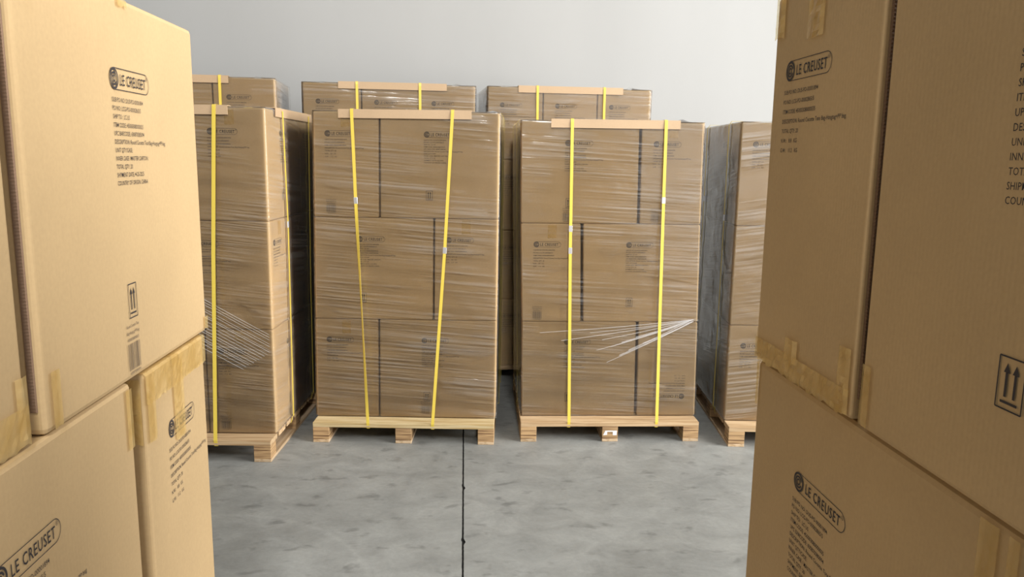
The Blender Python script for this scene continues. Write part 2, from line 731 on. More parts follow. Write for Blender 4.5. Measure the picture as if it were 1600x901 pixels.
def lines(ls, pitch, h, kx):
    out = []
    for i, s in enumerate(ls):
        v, f = text_mesh(s, h, None, 0.002, 1.04)
        v = v.copy()
        v[:, 0] *= kx
        out.append((v, f, 0.0, -pitch * i - h / 2))
    return out


TEXT_W = print_mesh('printed_text', lines(WIDE_LINES, 0.0118, 0.0066, 0.92), INK)
TEXT_N = print_mesh('printed_text', lines(NARROW_LINES, 0.0150, 0.0066, 0.92), INK)


def arrow(cx, z0, z1):
    V = np.array([(cx - .0016, 0, z0), (cx + .0016, 0, z0), (cx + .0016, 0, z1 - .009), (cx - .0016, 0, z1 - .009),
                  (cx - .0042, 0, z1 - .0095), (cx + .0042, 0, z1 - .0095), (cx, 0, z1)])
    return V, [(0, 1, 2, 3), (4, 5, 6)]


AW, AH = 0.035, 0.052          # arrow box, origin bottom-left
a_v, a_f = pill(0, 0, AW, AH, 0.0016, 0.0017)
MARK = print_mesh('handling_mark', [(a_v, a_f), arrow(0.0118, 0.0125, 0.0455), arrow(0.0232, 0.0125, 0.0455), rect(0.0065, 0.0062, 0.0285, 0.0088)], INK)

rb = random.Random(11)
bars, x = [], 0.0
while x < 0.050:
    wd = rb.choice([.0008, .0012, .0018])
    bars.append(rect(x, 0, min(x + wd, 0.0515), 0.040))
    x += wd + rb.choice([.0014, .0020, .0032])
t1 = text_mesh('Round Cocotte Tote', 0.0050, 0.052)
t2 = text_mesh('Bag-Hangtag+PP bag', 0.0050, 0.052)
t3 = text_mesh('450003080000035', 0.0046, 0.047)
t4 = text_mesh('630870385094', 0.0040, 0.044)
BARCODE = print_mesh('barcode', bars + [(t1[0], t1[1], 0, 0.0640), (t2[0], t2[1], 0, 0.0540), (t3[0], t3[1], 0.002, 0.0440), (t4[0], t4[1], 0.004, -0.0062)], INK_THIN)

# ruled panel on the side of the pallet load far back
tb = [rect(x, -0.16, x + 0.003, 0.0) for x in (0, 0.06, 0.17, 0.30)] + [rect(0, z, 0.303, z + 0.003) for z in (0, -0.035, -0.07, -0.105, -0.16)]
TABLE = print_mesh('ruled_panel', tb, INK)

FACES = {'front': 0.0, 'right': PI / 2, 'back': PI, 'left': -PI / 2}


def put_print(name, me, carton, face, a, z, u, kx=1.0, flip=False):
    """carton['dims'] = (x0,x1,y0,y1,h) ; a = distance from the face's left end as one looks at it; z = height above the base"""
    x0, x1, y0, y1, h, off = u
    o = bpy.data.objects.new(name, me)
    C.objects.link(o)
    o.parent = carton
    e = off
    if face == 'front':
        o.location = (x0 + a, y0 - e, z)
    elif face == 'right':
        o.location = (x1 + e, y0 + a, z)
    elif face == 'left':
        o.location = (x0 - e, y1 - a, z)
    else:
        o.location = (x1 - a, y1 + e, z)
    rz = FACES[face]
    o.rotation_euler = (0, PI if flip else 0, rz)
    if flip:
        o.rotation_euler = (Matrix.Rotation(rz, 3, 'Z') @ Matrix.Rotation(PI, 3, 'Y')).to_euler()
    o.scale = (kx, 1, 1)
    return o


# ------------------------------------------------------------------ cartons
RB = random.Random(7)


def carton_mesh(x0, x1, y0, y1, h, r=0.006, bulge=0.0012, xt=None, res=0.05, seed=0):
    """hollow-looking board box: rounded arrises, slightly bellied panels, top flaps meeting in a groove.
    xt = (x0,x1) of the top rectangle where the box leans"""
    rg = np.random.RandomState(seed)
    W, D = x1 - x0, y1 - y0
    nx, ny, nz = max(3, int(W / res)), max(3, int(D / res)), max(4, int(h / res))
    pts = []       # (x, y, nx, ny, s) on the outline
    def side(p, q, n, nrm):
        for i in range(n + 1):
            t = i / n
            pts.append((p[0] + (q[0] - p[0]) * t, p[1] + (q[1] - p[1]) * t, nrm[0], nrm[1], math.sin(PI * t)))
    def corner(cx, cy_, a0):
        for k in range(1, 4):
            a = a0 + k * PI / 8
            pts.append((cx + r * math.cos(a), cy_ + r * math.sin(a), math.cos(a), math.sin(a), 0))
    side((x0 + r, y0), (x1 - r, y0), nx, (0, -1)); corner(x1 - r, y0 + r, -PI / 2)
    side((x1, y0 + r), (x1, y1 - r), ny, (1, 0)); corner(x1 - r, y1 - r, 0)
    side((x1 - r, y1), (x0 + r, y1), nx, (0, 1)); corner(x0 + r, y1 - r, PI / 2)
    side((x0, y1 - r), (x0, y0 + r), ny, (-1, 0)); corner(x0 + r, y0 + r, PI)
    n = len(pts)
    ph = rg.uniform(0, 6.28, 6)
    levels = [(0.0, r * 0.8), (r * 0.3, r * 0.25), (r, 0.0)] + [(r + (h - 2 * r) * k / nz, 0.0) for k in range(1, nz)] + [(h - r, 0.0), (h - r * 0.3, r * 0.25), (h, r * 0.8)]
    V = []
    cx, cy_ = (x0 + x1) / 2, (y0 + y1) / 2
    for z, ins in levels:
        k = z / h
        for (px, py, ax, ay, s) in pts:
            b = bulge * s * math.sin(PI * k)
            b += 0.0004 * s * math.sin(px * 9 + py * 7 + ph[0] + 3 * k) + 0.0003 * s * math.sin(px * 23 + py * 19 + ph[1] + 8 * k)
            qx, qy = px + ax * (b - ins), py + ay * (b - ins)
            if xt:
                tt = (qx - x0) / W
                qx = (1 - k) * qx + k * (xt[0] + tt * (xt[1] - xt[0]))
            V.append((qx, qy, z))
    F = []
    nl = len(levels)
    for l in range(nl - 1):
        for i in range(n):
            j = (i + 1) % n
            F.append((l * n + i, l * n + j, (l + 1) * n + j, (l + 1) * n + i))
    F.append(tuple(range(n - 1, -1, -1)))
    F.append(tuple((nl - 1) * n + i for i in range(n)))
    return V, F


def tape_strip(parent, u, face, a0, a1, z0, z1, seed=0, over_top=0.0, wrinkle=0.0006, name='packing_tape'):
    """thin film of tape on one face of a carton; over_top folds it over the top edge"""
    x0, x1, y0, y1, h, off = u
    rg = random.Random(seed)
    na = max(2, int((a1 - a0) / 0.008)); nz = max(2, int((z1 - z0) / 0.008))
    V, F = [], []
    def P(a, d, z):
        if face == 'front':
            return (x0 + a, y0 - d, z)
        if face == 'right':
            return (x1 + d, y0 + a, z)
        if face == 'left':
            return (x0 - d, y1 - a, z)
        return (x1 - a, y1 + d, z)
    rows = []
    for j in range(nz + 1):
        rows.append((z0 + (z1 - z0) * j / nz, 0.0))
    if over_top > 0:
        rows[-1] = (h - 0.003, 0.0)
        rows.append((h + 0.0002, -0.0035))
        rows.append((h + 0.0008, -0.012))
        rows.append((h + 0.0008, -over_top))
    for jr, (z, ins) in enumerate(rows):
        for i in range(na + 1):
            a = a0 + (a1 - a0) * i / na
            d = 0.0016 + off + wrinkle * (0.5 + rg.random()) * (0.0 if i in (0, na) else 1.0) + ins
            dz = 0.0
            if jr == 0:
                dz = rg.uniform(-0.003, 0.002)      # torn lower end
            V.append(P(a, d, z + dz + (0.0004 if ins else 0)))
    m = na + 1
    for j in range(len(rows) - 1):
        for i in range(na):
            F.append((j * m + i, j * m + i + 1, (j + 1) * m + i + 1, (j + 1) * m + i))
    o = mesh_obj(name, V, F, TAPE, parent, smooth=False)
    return o


TAPED = set()


class Stack:
    def __init__(s, x, y, t, top):
        s.x, s.y, s.t, s.top = x, y, t, top

    def world(s, u, v, z):
        c, n = math.cos(s.t), math.sin(s.t)
        return (s.x + u * c - v * n, s.y + u * n + v * c, z)


def carton(st, z0, u0, u1, v0, v1, h, label, faces=(), xt=None, r=0.008, res=0.06, seed=None, kx=1.0, tapes=True, bulge=0.0012, bars=True, group='brown corrugated cartons of tote bags'):
    """faces: {'front': 'narrow'|'wide'|'narrow_flipped'|...}"""
    seed = RB.randrange(9999) if seed is None else seed
    cu, cv = (u0 + u1) / 2, (v0 + v1) / 2
    X0, X1, Y0, Y1 = u0 - cu, u1 - cu, v0 - cv, v1 - cv
    t = (xt[0] - cu, xt[1] - cu) if xt else None
    V, F = carton_mesh(X0, X1, Y0, Y1, h, r=r, xt=t, res=res, seed=seed, bulge=bulge)
    o = mesh_obj('cardboard_carton', V, F, KRAFT)
    o.location = st.world(cu, cv, z0)
    o.rotation_euler = (0, 0, st.t)
    tag(o, label, 'carton', group)
    off = 0.0006 + bulge
    for f in faces:
        kind = faces[f]
        # where a box leans, the print follows the mean of the two outlines
        u = (X0, X1, Y0, Y1, h, off)
        if xt:
            u = ((X0 + t[0]) / 2, (X1 + t[1]) / 2, Y0, Y1, h, off)
        if kind == 'narrow':
            put_print('printed_logo', LOGO, o, f, 0.063, h - 0.115, u, kx)
            put_print('printed_text', TEXT_N, o, f, 0.063, h - 0.146, u, kx)
            if bars:
                put_print('barcode', BARCODE, o, f, 0.063, h - 0.530, u, kx)
            if st in TAPED and f in ('front', 'right'):
                Wf = (X1 - X0) if f == 'front' else (Y1 - Y0)
                tape_strip(o, (u[0], u[1], u[2], u[3], h, 0.0008), f, Wf / 2 - 0.024, Wf / 2 + 0.024, h - 0.080, h - 0.008, seed)
        elif kind == 'narrow_flipped':
            put_print('printed_logo', LOGO, o, f, (X1 - X0) - 0.063, 0.115, u, kx, True)
            put_print('printed_text', TEXT_N, o, f, (X1 - X0) - 0.063, 0.146, u, kx, True)
        elif kind == 'wide':
            put_print('printed_logo', LOGO, o, f, 0.234 * kx, h - 0.115, u, kx)
            put_print('printed_text', TEXT_W, o, f, 0.234 * kx, h - 0.144, u, kx)
            put_print('handling_mark', MARK, o, f, 0.244 * kx, h - 0.462, u, kx)
            if bars:
                put_print('barcode', BARCODE, o, f, 0.228 * kx, h - 0.532, u, kx)
        elif kind == 'back':
            put_print('printed_logo', LOGO, o, f, 0.080, h - 0.118, u, kx)
            put_print('printed_text', TEXT_N, o, f, 0.080, h - 0.150, u, kx)
    return o, (X0, X1, Y0, Y1, h, off)


# ------------------------------------------------------------------ pallets
def pallet(st, u0, u1, v0, v1, H, label, yellow=False):
    root = bpy.data.objects.new('wooden_pallet', None)
    C.objects.link(root)
    cu, cv = (u0 + u1) / 2, (v0 + v1) / 2
    root.location = st.world(cu, cv, 0)
    root.rotation_euler = (0, 0, st.t)
    tag(root, label, 'pallet', 'plywood pallets under the carton loads')
    W, D = (u1 - u0) / 2, (v1 - v0) / 2
    td, tr = 0.026, 0.016
    dm = WOOD_DECK_Y if yellow else WOOD_DECK
    nb = 7
    bw, gap = 0.115, None
    gap = (2 * D - nb * bw) / (nb - 1)
    for k in range(nb):
        y = -D + k * (bw + gap)
        bevel_box('deck_board', (-W, y, H - td), (W, y + bw, H), dm, root, 0.0015)
    bs = 0.088
    for i, bx in enumerate((-W, -bs / 2, W - bs)):
        for j, by in enumerate((-D, -bs / 2, D - bs)):
            blk = bevel_box('block', (bx, by, tr), (bx + bs, by + bs, H - td), WOOD_BLOCK, root, 0.0015)
        bevel_box('bottom_runner', (bx, -D, 0), (bx + bs, D, tr), WOOD_RUN, root, 0.0015)
    return root


# ------------------------------------------------------------------ stretch film
def film(st, ring_at, v0, v1, z0, z1, m, label, seed, d=0.0065, tufts=()):
    """ring_at(z) -> (u0,u1). Wraps the load, gathers over the top rim."""
    rg = np.random.RandomState(seed)
    r = 0.02
    ph = rg.uniform(0, 6.28, 12)
    levels = list(np.arange(z0, z1 - 0.004, 0.02)) + [z1 - 0.004]
    V, UV, rows = [], [], []
    for lev, z in enumerate(list(levels) + ['a', 'b', 'c', 'd']):
        inset, zz = 0.0, z
        if z == 'a': inset, zz = 0.001, z1 + 0.0020
        if z == 'b': inset, zz = 0.010, z1 + 0.0035
        if z == 'c': inset, zz = 0.045, z1 + 0.0040
        if z == 'd': inset, zz = 0.11, z1 + 0.0040
        a, b = ring_at(min(zz, z1))
        x0, x1, y0, y1 = a - d + inset, b + d - inset, v0 - d + inset, v1 + d - inset
        rr = max(0.004, r - inset * 0.3) * 0.45
        pts = []
        def side(p, q, n, nrm):
            for i in range(n + 1):
                t = i / n
                pts.append((p[0] + (q[0] - p[0]) * t, p[1] + (q[1] - p[1]) * t, nrm[0], nrm[1], min(1, 8 * t, 8 * (1 - t))))
        def corner(cx, cy_, a0):
            for k in range(1, 3):
                g = a0 + k * PI / 6
                pts.append((cx + rr * math.cos(g), cy_ + rr * math.sin(g), math.cos(g), math.sin(g), 0))
        side((x0 + rr, y0), (x1 - rr, y0), 40, (0, -1)); corner(x1 - rr, y0 + rr, -PI / 2)
        side((x1, y0 + rr), (x1, y1 - rr), 40, (1, 0)); corner(x1 - rr, y1 - rr, 0)
        side((x1 - rr, y1), (x0 + rr, y1), 40, (0, 1)); corner(x0 + rr, y1 - rr, PI / 2)
        side((x0, y1 - rr), (x0, y0 + rr), 40, (-1, 0)); corner(x0 + rr, y0 + rr, PI)
        pts.append(pts[0])
        s = 0
        prev = pts[0]
        for (px, py, ax, ay, e) in pts:
            s += math.hypot(px - prev[0], py - prev[1])
            prev = (px, py)
            w_ = 0.0016 * e * (math.sin(zz * 61 + 5 * s + ph[0]) * 0.5 + math.sin(zz * 27 - 7 * s + ph[1]) * 0.5 + 1.0)
            if inset:
                w_ = 0
            zo = 0.0
            if z == 'd':
                zo = 0.004 * math.sin(31 * s + ph[2])
            if z in ('b', 'c', 'd'):
                for (tu, tv, th) in tufts:
                    dd = math.hypot(px - tu, py - tv)
                    k = 1.0 if z != 'b' else 0.25
                    zo += k * th * math.exp(-(dd / 0.035) ** 2) * (0.75 + 0.25 * math.sin(170 * s + ph[3]))
            if lev == 0:
                zo = 0.0
            V.append((px + ax * w_, py + ay * w_, zz + zo))
            UV.append((s, zz + (inset if inset > 0.005 else 0)))
        rows.append(len(pts))
    n = rows[0]
    F = []
    for l in range(len(rows) - 1):
        for i in range(n - 1):
            F.append((l * n + i, l * n + i + 1, (l + 1) * n + i + 1, (l + 1) * n + i))
    o = mesh_obj('stretch_film', V, F, m, smooth=True)
    uvl = o.data.uv_layers.new(name='UVMap')
    idx = np.empty(len(o.data.loops), dtype=np.int32)
    o.data.loops.foreach_get('vertex_index', idx)
    uvl.data.foreach_set('uv', np.array(UV)[idx].astype(np.float32).ravel())
    o.location = (st.x, st.y, 0)
    o.rotation_euler = (0, 0, st.t)
    tag(o, label, 'stretch film', 'clear stretch film around the pallet loads')
    return o


# ------------------------------------------------------------------ straps and edge boards
def ribbon(name, pts, wdir, width, m, parent=None, th=0.0009, twist=None):
    """closed ribbon along pts; wdir(i) gives the width direction"""
    V, F = [], []
    n = len(pts)
    P = [Vector(p) for p in pts]
    for i, p in enumerate(P):
        tg = (P[(i + 1) % n] - P[i - 1]).normalized()
        wv = Vector(wdir)
        if twist and twist.get(i):
            wv = Matrix.Rotation(twist[i], 3, tg) @ wv
        nr = tg.cross(wv).normalized()
        for sa, sb in ((-1, -1), (1, -1), (1, 1), (-1, 1)):
            V.append(p + wv * sa * width / 2 + nr * sb * th / 2)
    for i in range(n):
        j = (i + 1) % n
        for k in range(4):
            l = (k + 1) % 4
            F.append((4 * i + k, 4 * i + l, 4 * j + l, 4 * j + k))
    return mesh_obj(name, V, F, m, parent)


def densify(pts, n=8):
    out = []
    for i in range(len(pts)):
        a, b = Vector(pts[i]), Vector(pts[(i + 1) % len(pts)])
        k = max(1, int((b - a).length / 0.06))
        for q in range(k):
            out.append(tuple(a.lerp(b, q / k)))
    return out


def strap_front(st, us, vf, vb, ztop, zdeck, fr, label, seals=(), width=0.0165, twist_range=None):
    """us: [(u, z)...] from top to bottom along the front"""
    e = 0.0170
    pts = []
    utop = us[0][0]
    ub = us[-1][0]
    for u, z in us[:-1]:
        k = 1 - min(1.0, z / ztop)
        v = vf - e - (fr - 0.008) * k
        pts.append((u, v, min(z, ztop - 0.004)))
    pts = [(utop, vf - e, ztop - 0.006)] + pts[1:] + [(ub, vf - fr - 0.003, zdeck), (ub, vf - fr + 0.004, zdeck - 0.0305)]
    tail = [(ub, vb - 0.02, zdeck - 0.0305), (ub, vb + e - 0.004, zdeck - 0.026), (utop, vb + e, ztop - 0.006), (utop, vb + e - 0.010, ztop + 0.0125), (utop, vf - e + 0.008, ztop + 0.0125), (utop, vf - e + 0.002, ztop + 0.008)]
    loop = densify(pts + tail)
    W = [st.world(*p) for p in loop]
    c, s = math.cos(st.t), math.sin(st.t)
    tw = None
    if twist_range:
        z0, z1, ang = twist_range
        tw = {}
        for i, p in enumerate(loop):
            if p[1] < vf - 0.02 and z0 < p[2] < z1:
                tw[i] = ang * math.sin(PI * (p[2] - z0) / (z1 - z0))
    o = ribbon('packing_strap', W, (c, s, 0), width, STRAP, twist=tw)
    tag(o, label, 'strap', 'yellow plastic straps around the pallet loads')
    for zs in seals:
        cand = [p for p in loop if p[1] < vf - 0.005]
        a = min((p for p in cand if p[2] >= zs), key=lambda p: p[2] - zs)
        b = min((p for p in cand if p[2] < zs), key=lambda p: zs - p[2])
        k = (zs - b[2]) / (a[2] - b[2])
        u = b[0] + (a[0] - b[0]) * k
        v = b[1] + (a[1] - b[1]) * k
        q = bevel_box('crimp_seal', (-width / 2 - 0.0015, -0.0022, -0.017), (width / 2 + 0.0015, 0.0022, 0.017), SEAL, o, 0.0008)
        q.location = st.world(u, v, zs)
        q.rotation_euler = (0, math.atan2(a[0] - b[0], a[2] - b[2]), st.t)
    return o


def strap_side(st, vs_, u0, u1, ztop, zdeck, pu0, pu1, label, seals=(), width=0.0165, sgn=1):
    """loop across the load; the visible run is on the right side (sgn=1) or the left side (sgn=-1)"""
    e = 0.0140
    A = [(v, z) for v, z in vs_]
    va, vb = A[0][0], A[-1][0]
    U0 = u0 if isinstance(u0, tuple) else (u0, u0)
    U1 = u1 if isinstance(u1, tuple) else (u1, u1)
    near, far = ((U1, pu1), (U0, pu0)) if sgn > 0 else ((U0, pu0), (U1, pu1))
    s_ = 1 if sgn > 0 else -1
    at = lambda q, z, k: q[0] + (q[1] - q[0]) * (1 - z / ztop) + k * e
    n_, f_ = near[0], far[0]
    pts = [(at(n_, ztop, s_), va, ztop - 0.006)] + [(at(n_, z, s_), v, z) for v, z in A[1:-1]] + [
        (n_[1] + s_ * e, vb, zdeck + 0.01), (near[1] + s_ * 0.003, vb, zdeck - 0.002), (near[1] - s_ * 0.002, vb, zdeck - 0.0305),
        (far[1] + s_ * 0.002, vb, zdeck - 0.0305), (far[1] - s_ * 0.003, vb, zdeck - 0.002), (f_[1] - s_ * e, vb, zdeck + 0.01),
        (f_[0] - s_ * e, va, ztop - 0.006), (f_[0], va, ztop + 0.0130), (n_[0], va, ztop + 0.0130)]
    loop = densify(pts)
    W = [st.world(*p) for p in loop]
    c, s = math.cos(st.t), math.sin(st.t)
    o = ribbon('packing_strap', W, (-s, c, 0), width, STRAP)
    tag(o, label, 'strap', 'yellow plastic straps around the pallet loads')
    for (v, z) in seals:
        q = bevel_box('crimp_seal', (-0.0022, -width / 2 - 0.0015, -0.017), (0.0022, width / 2 + 0.0015, 0.017), SEAL, o, 0.0008)
        q.location = st.world(at(n_, z, s_), v, z)
        q.rotation_euler = (0, 0, st.t)
    return o


def gathered_strands(st, flm, strands, m, off):
    """roped film: thin tapering strands lying on the wrap. strands: (u0,z0,u1,z1,w0,w1)"""
    V, F = [], []
    for (ua, za, ub, zb, wa, wb_) in strands:
        n = 14
        L_ = math.hypot(ub - ua, zb - za)
        px, pz = -(zb - za) / L_, (ub - ua) / L_
        b0 = len(V)
        for i in range(n + 1):
            k = i / n
            sag = 0.012 * math.sin(PI * k) * (ua * 7 % 1 - 0.3)
            cu, cz = ua + (ub - ua) * k + px * sag, za + (zb - za) * k + pz * sag
            wd = wa + (wb_ - wa) * k
            V += [(cu - px * wd / 2, off, cz - pz * wd / 2), (cu, off - min(0.0018, wd * 0.4), cz), (cu + px * wd / 2, off, cz + pz * wd / 2)]
        for i in range(n):
            for q in (0, 1):
                a = b0 + 3 * i + q
                F.append((a, a + 1, a + 4, a + 3))
    return mesh_obj('gathered_film', V, F, m, flm, smooth=True)


def edge_board(st, axis, a0, a1, at, ztop, label, drop=0.046, th=0.0036, sgn=-1):
    """L-shaped kraft angle on the top rim. axis 'u': along the front at v=at; axis 'v': along a side at u=at, sgn=+1 right"""
    e = 0.0098
    prof = [(0, -drop), (th, -drop), (th, -th), (0.05, -th), (0.05, 0), (0, 0)]  # (inward, z)
    n = max(2, int((a1 - a0) / 0.05))
    V, F = [], []
    for i in range(n + 1):
        a = a0 + (a1 - a0) * i / n
        for (q, z) in prof:
            zz = ztop + 0.0100 + z
            if axis == 'u':
                V.append(st.world(a, at - e - th + q, zz))
            else:
                V.append(st.world(at + sgn * (e + th - q), a, zz))
    k = len(prof)
    for i in range(n):
        for j in range(k):
            l = (j + 1) % k
            F.append((i * k + j, i * k + l, (i + 1) * k + l, (i + 1) * k + j))
    F.append(tuple(range(k)))
    F.append(tuple(n * k + j for j in range(k - 1, -1, -1)))
    o = mesh_obj('edge_board', V, F, KRAFT_EDGE)
    bm = bmesh.new(); bm.from_mesh(o.data); bmesh.ops.recalc_face_normals(bm, faces=bm.faces[:]); bm.to_mesh(o.data); bm.free()
    tag(o, label, 'edge board', 'kraft edge boards along the top rims')
    return o


# ================================================================== FOREGROUND, left: bare carton stack in the light
P = 0.1133
hA = 0.5559
A = Stack(-0.4942, 1.5013, -0.00387, 0)
pallet(A, -1.0, 0.0, -0.99, -0.02, P, 'pallet under the sunlit stack of unwrapped cartons')
zA = [P + k * hA for k in range(3)]


def A_layer(k, who):
    return zA[k], hA - 0.0006


# bottom layer (below the frame)
z, h = A_layer(0, 0)
carton(A, z, -0.36, -0.002, -0.60, -0.02, h, 'lowest carton of the sunlit unwrapped stack, its wide side to the aisle', {'right': 'wide'}, kx=0.9)
carton(A, z, -0.65, -0.002, -0.98, -0.62, h, 'lowest carton of the sunlit unwrapped stack, its narrow end to the aisle', {'right': 'narrow'}, kx=0.9)
carton(A, z, -1.0, -0.38, -0.37, -0.02, h, 'lowest carton at the far rear of the sunlit unwrapped stack')
carton(A, z, -1.0, -0.67, -0.98, -0.39, h, 'lowest carton at the near rear of the sunlit unwrapped stack')
# middle layer
z, h = A_layer(1, 0)
o, u = carton(A, z, -0.652, -0.0, -0.3036, -0.026, h - 0.002, 'taped end of a middle carton with crossing tape strips over its logo, sunlit stack',
              {}, res=0.02, r=0.007)
Wn = 0.2776
put_print('printed_logo', LOGO, o, 'right', 0.085, h - 0.124, u, 0.82)
put_print('printed_text', TEXT_N, o, 'right', 0.082, h - 0.158, u, 0.86)
tape_strip(o, u, 'right', 0.001, Wn - 0.001, h - 0.052, h - 0.006, 1, over_top=0.05, wrinkle=0.0012)
tape_strip(o, u, 'right', 0.112, 0.158, h - 0.150, h - 0.006, 2, over_top=0.06, wrinkle=0.0018)
tape_strip(o, u, 'right', 0.004, 0.034, h - 0.115, h - 0.010, 3)
tape_strip(o, u, 'front', 0.61, 0.648, h - 0.115, h - 0.010, 4)
o, u = carton(A, z, -0.352, 0.0, -0.958, -0.3479, h - 0.001, 'middle carton near the lens with its logo cut by the frame, sunlit stack', {}, res=0.02, r=0.007)
put_print('printed_logo', LOGO, o, 'right', 0.245, h - 0.118, u, 0.94)
put_print('printed_text', TEXT_W, o, 'right', 0.245, h - 0.146, u, 0.94)
tape_strip(o, u, 'right', 0.585, 0.604, h - 0.100, h - 0.008, 5)
carton(A, z, -1.0, -0.67, -0.39, -0.026, h - 0.002, 'middle carton at the far rear of the sunlit unwrapped stack')
carton(A, z, -1.0, -0.37, -0.96, -0.41, h - 0.002, 'middle carton at the near rear of the sunlit unwrapped stack')
# top layer
z, h = A_layer(2, 0)
o, u = carton(A, z, -0.35, 0.0, -0.5813, 0.0, h, 'large sunlit top carton showing its logo, arrow mark and barcode in full', {}, res=0.02, r=0.008)
put_print('printed_logo', LOGO, o, 'right', 0.233, h - 0.116, u, 0.90)
put_print('printed_text', TEXT_W, o, 'right', 0.236, h - 0.145, u, 0.90)
put_print('handling_mark', MARK, o, 'right', 0.244, h - 0.463, u, 0.82)
put_print('barcode', BARCODE, o, 'right', 0.231, h - 0.540, u, 0.82)
tape_strip(o, u, 'right', 0.563, 0.579, 0.006, 0.030, 8)
tape_strip(o, u, 'right', 0.014, 0.034, 0.004, 0.075, 9)
tape_strip(o, u, 'right', 0.012, 0.040, h - 0.045, h - 0.004, 10, over_top=0.04)
tape_strip(o, u, 'right', 0.27, 0.3, h - 0.012, h - 0.004, 10, over_top=0.04)
# glued joint flap running down the near corner of that carton
V, F = [], []
nseg = 230
for i in range(nseg + 1):
    zz = 0.03 + (h - 0.09) * i / nseg
    d = 0.0026 + (0.0005 if i % 2 else 0.0)
    V += [(u[1] - 0.016, u[2] - 0.0018, zz), (u[1] - 0.0085, u[2] - d, zz), (u[1] - 0.0075, u[2] - 0.0006, zz)]
for i in range(nseg):
    for k in range(2):
        a = 3 * i + k
        F.append((a, a + 1, a + 4, a + 3))
mesh_obj('glue_flap', V, F, CUT_EDGE, o)
o, u = carton(A, z, -0.652, -0.003, -0.962, -0.6122, h, 'sunlit top carton nearest the lens with a wide tape band along its lower edge', {}, res=0.02, r=0.007)
put_print('printed_logo', LOGO, o, 'right', 0.063, h - 0.115, u, 1)
put_print('printed_text', TEXT_N, o, 'right', 0.063, h - 0.146, u, 1)
tape_strip(o, u, 'right', 0.002, 0.348, 0.005, 0.050, 12, wrinkle=0.0012)
tape_strip(o, u, 'right', 0.326, 0.3485, 0.012, 0.085, 13, wrinkle=0.0022)
tape_strip(o, u, 'back', 0.002, 0.06, 0.008, 0.05, 14, wrinkle=0.0022)
carton(A, z, -1.0, -0.36, -0.35, 0.0, h, 'top carton at the far rear of the sunlit unwrapped stack')
carton(A, z, -1.0, -0.67, -0.96, -0.37, h, 'top carton at the near rear of the sunlit unwrapped stack')

# ================================================================== FOREGROUND, right: shaded bare carton stack
hB = 0.5542
B = Stack(0.5132, 1.3035, 0.00384, 0)
pallet(B, 0.0, 1.0, -0.99, -0.02, P, 'pallet under the shaded stack of unwrapped cartons')
zB = [P + k * hB for k in range(3)]
h = hB - 0.0008
carton(B, zB[0], 0.0, 0.65, -0.34, 0.0, h, 'lowest carton of the shaded unwrapped stack, its narrow end to the aisle', {'left': 'narrow'})
carton(B, zB[0], 0.0, 0.35, -1.01, -0.36, h, 'lowest carton of the shaded unwrapped stack, its wide side to the aisle', {'left': 'wide'})
carton(B, zB[0], 0.67, 1.01, -0.64, 0.0, h, 'lowest carton at the far rear of the shaded unwrapped stack')
carton(B, zB[0], 0.37, 1.01, -1.01, -0.66, h, 'lowest carton at the near rear of the shaded unwrapped stack')
o, u = carton(B, zB[1], 0.006, 0.356, -0.6631, -0.002, h - 0.004, 'shaded middle carton with a logo and long text, taped at its near corner', {}, res=0.02, r=0.009)
put_print('printed_logo', LOGO, o, 'left', 0.176, h - 0.149, u, 1.1)
put_print('printed_text', TEXT_W, o, 'left', 0.176, h - 0.182, u, 1.0)
put_print('handling_mark', MARK, o, 'left', 0.244, h - 0.462, u)
tape_strip(o, u, 'left', 0.600, 0.628, h - 0.120, h - 0.008, 21)
tape_strip(o, u, 'left', 0.642, 0.657, h - 0.200, h - 0.008, 22)
tape_strip(o, u, 'left', 0.003, 0.014, h - 0.08, h - 0.006, 23, over_top=0.02)
o, u = carton(B, zB[1], 0.006, 0.65, -1.03, -0.685, h, 'middle carton nearest the lens in the shaded unwrapped stack', {'left': 'narrow'})
carton(B, zB[1], 0.376, 1.01, -0.34, -0.002, h, 'middle carton at the far rear of the shaded unwrapped stack')
carton(B, zB[1], 0.67, 1.01, -1.0, -0.36, h, 'middle carton at the near rear of the shaded unwrapped stack')
h0 = h
h = h + 0.046
o, u = carton(B, zB[2], 0.0, 0.65, -0.3388, 0.0, h, 'shaded top carton with a short tape strip hanging above its logo', {}, res=0.02, r=0.006)
put_print('printed_logo', LOGO, o, 'left', 0.054, h0 - 0.075, u, 1.03)
put_print('printed_text', TEXT_N, o, 'left', 0.052, h0 - 0.107, u, 1.02)
tape_strip(o, u, 'left', 0.125, 0.178, h0 - 0.036, h - 0.004, 24, over_top=0.08, wrinkle=0.0022)
tape_strip(o, u, 'left', 0.004, 0.040, h0 - 0.020, h - 0.004, 25, over_top=0.05, wrinkle=0.003)
tape_strip(o, u, 'left', 0.004, 0.335, 0.004, 0.040, 26, wrinkle=0.0028)
tape_strip(o, u, 'left', 0.125, 0.170, 0.030, 0.066, 27, wrinkle=0.0028)
tape_strip(o, u, 'left', 0.300, 0.333, 0.006, 0.095, 28, wrinkle=0.0028)
V, F = [], []
for i in range(nseg + 1):
    zz = 0.03 + (h - 0.04) * i / nseg
    d = 0.0030 + (0.001 if i % 2 else 0.0)
    V += [(u[0] + 0.016, u[2] - 0.0018, zz), (u[0] + 0.0085, u[2] - d, zz), (u[0] + 0.0068, u[2] - 0.0006, zz)]
for i in range(nseg):
    for k in range(2):
        a = 3 * i + k
        F.append((a, a + 1, a + 4, a + 3))
mesh_obj('glue_flap', V, F, CUT_EDGE, o)
o, u = carton(B, zB[2], 0.0, 0.35, -1.0087, -0.3587, h, 'wide shaded top carton with a large two-arrow mark', {}, res=0.02, r=0.006)
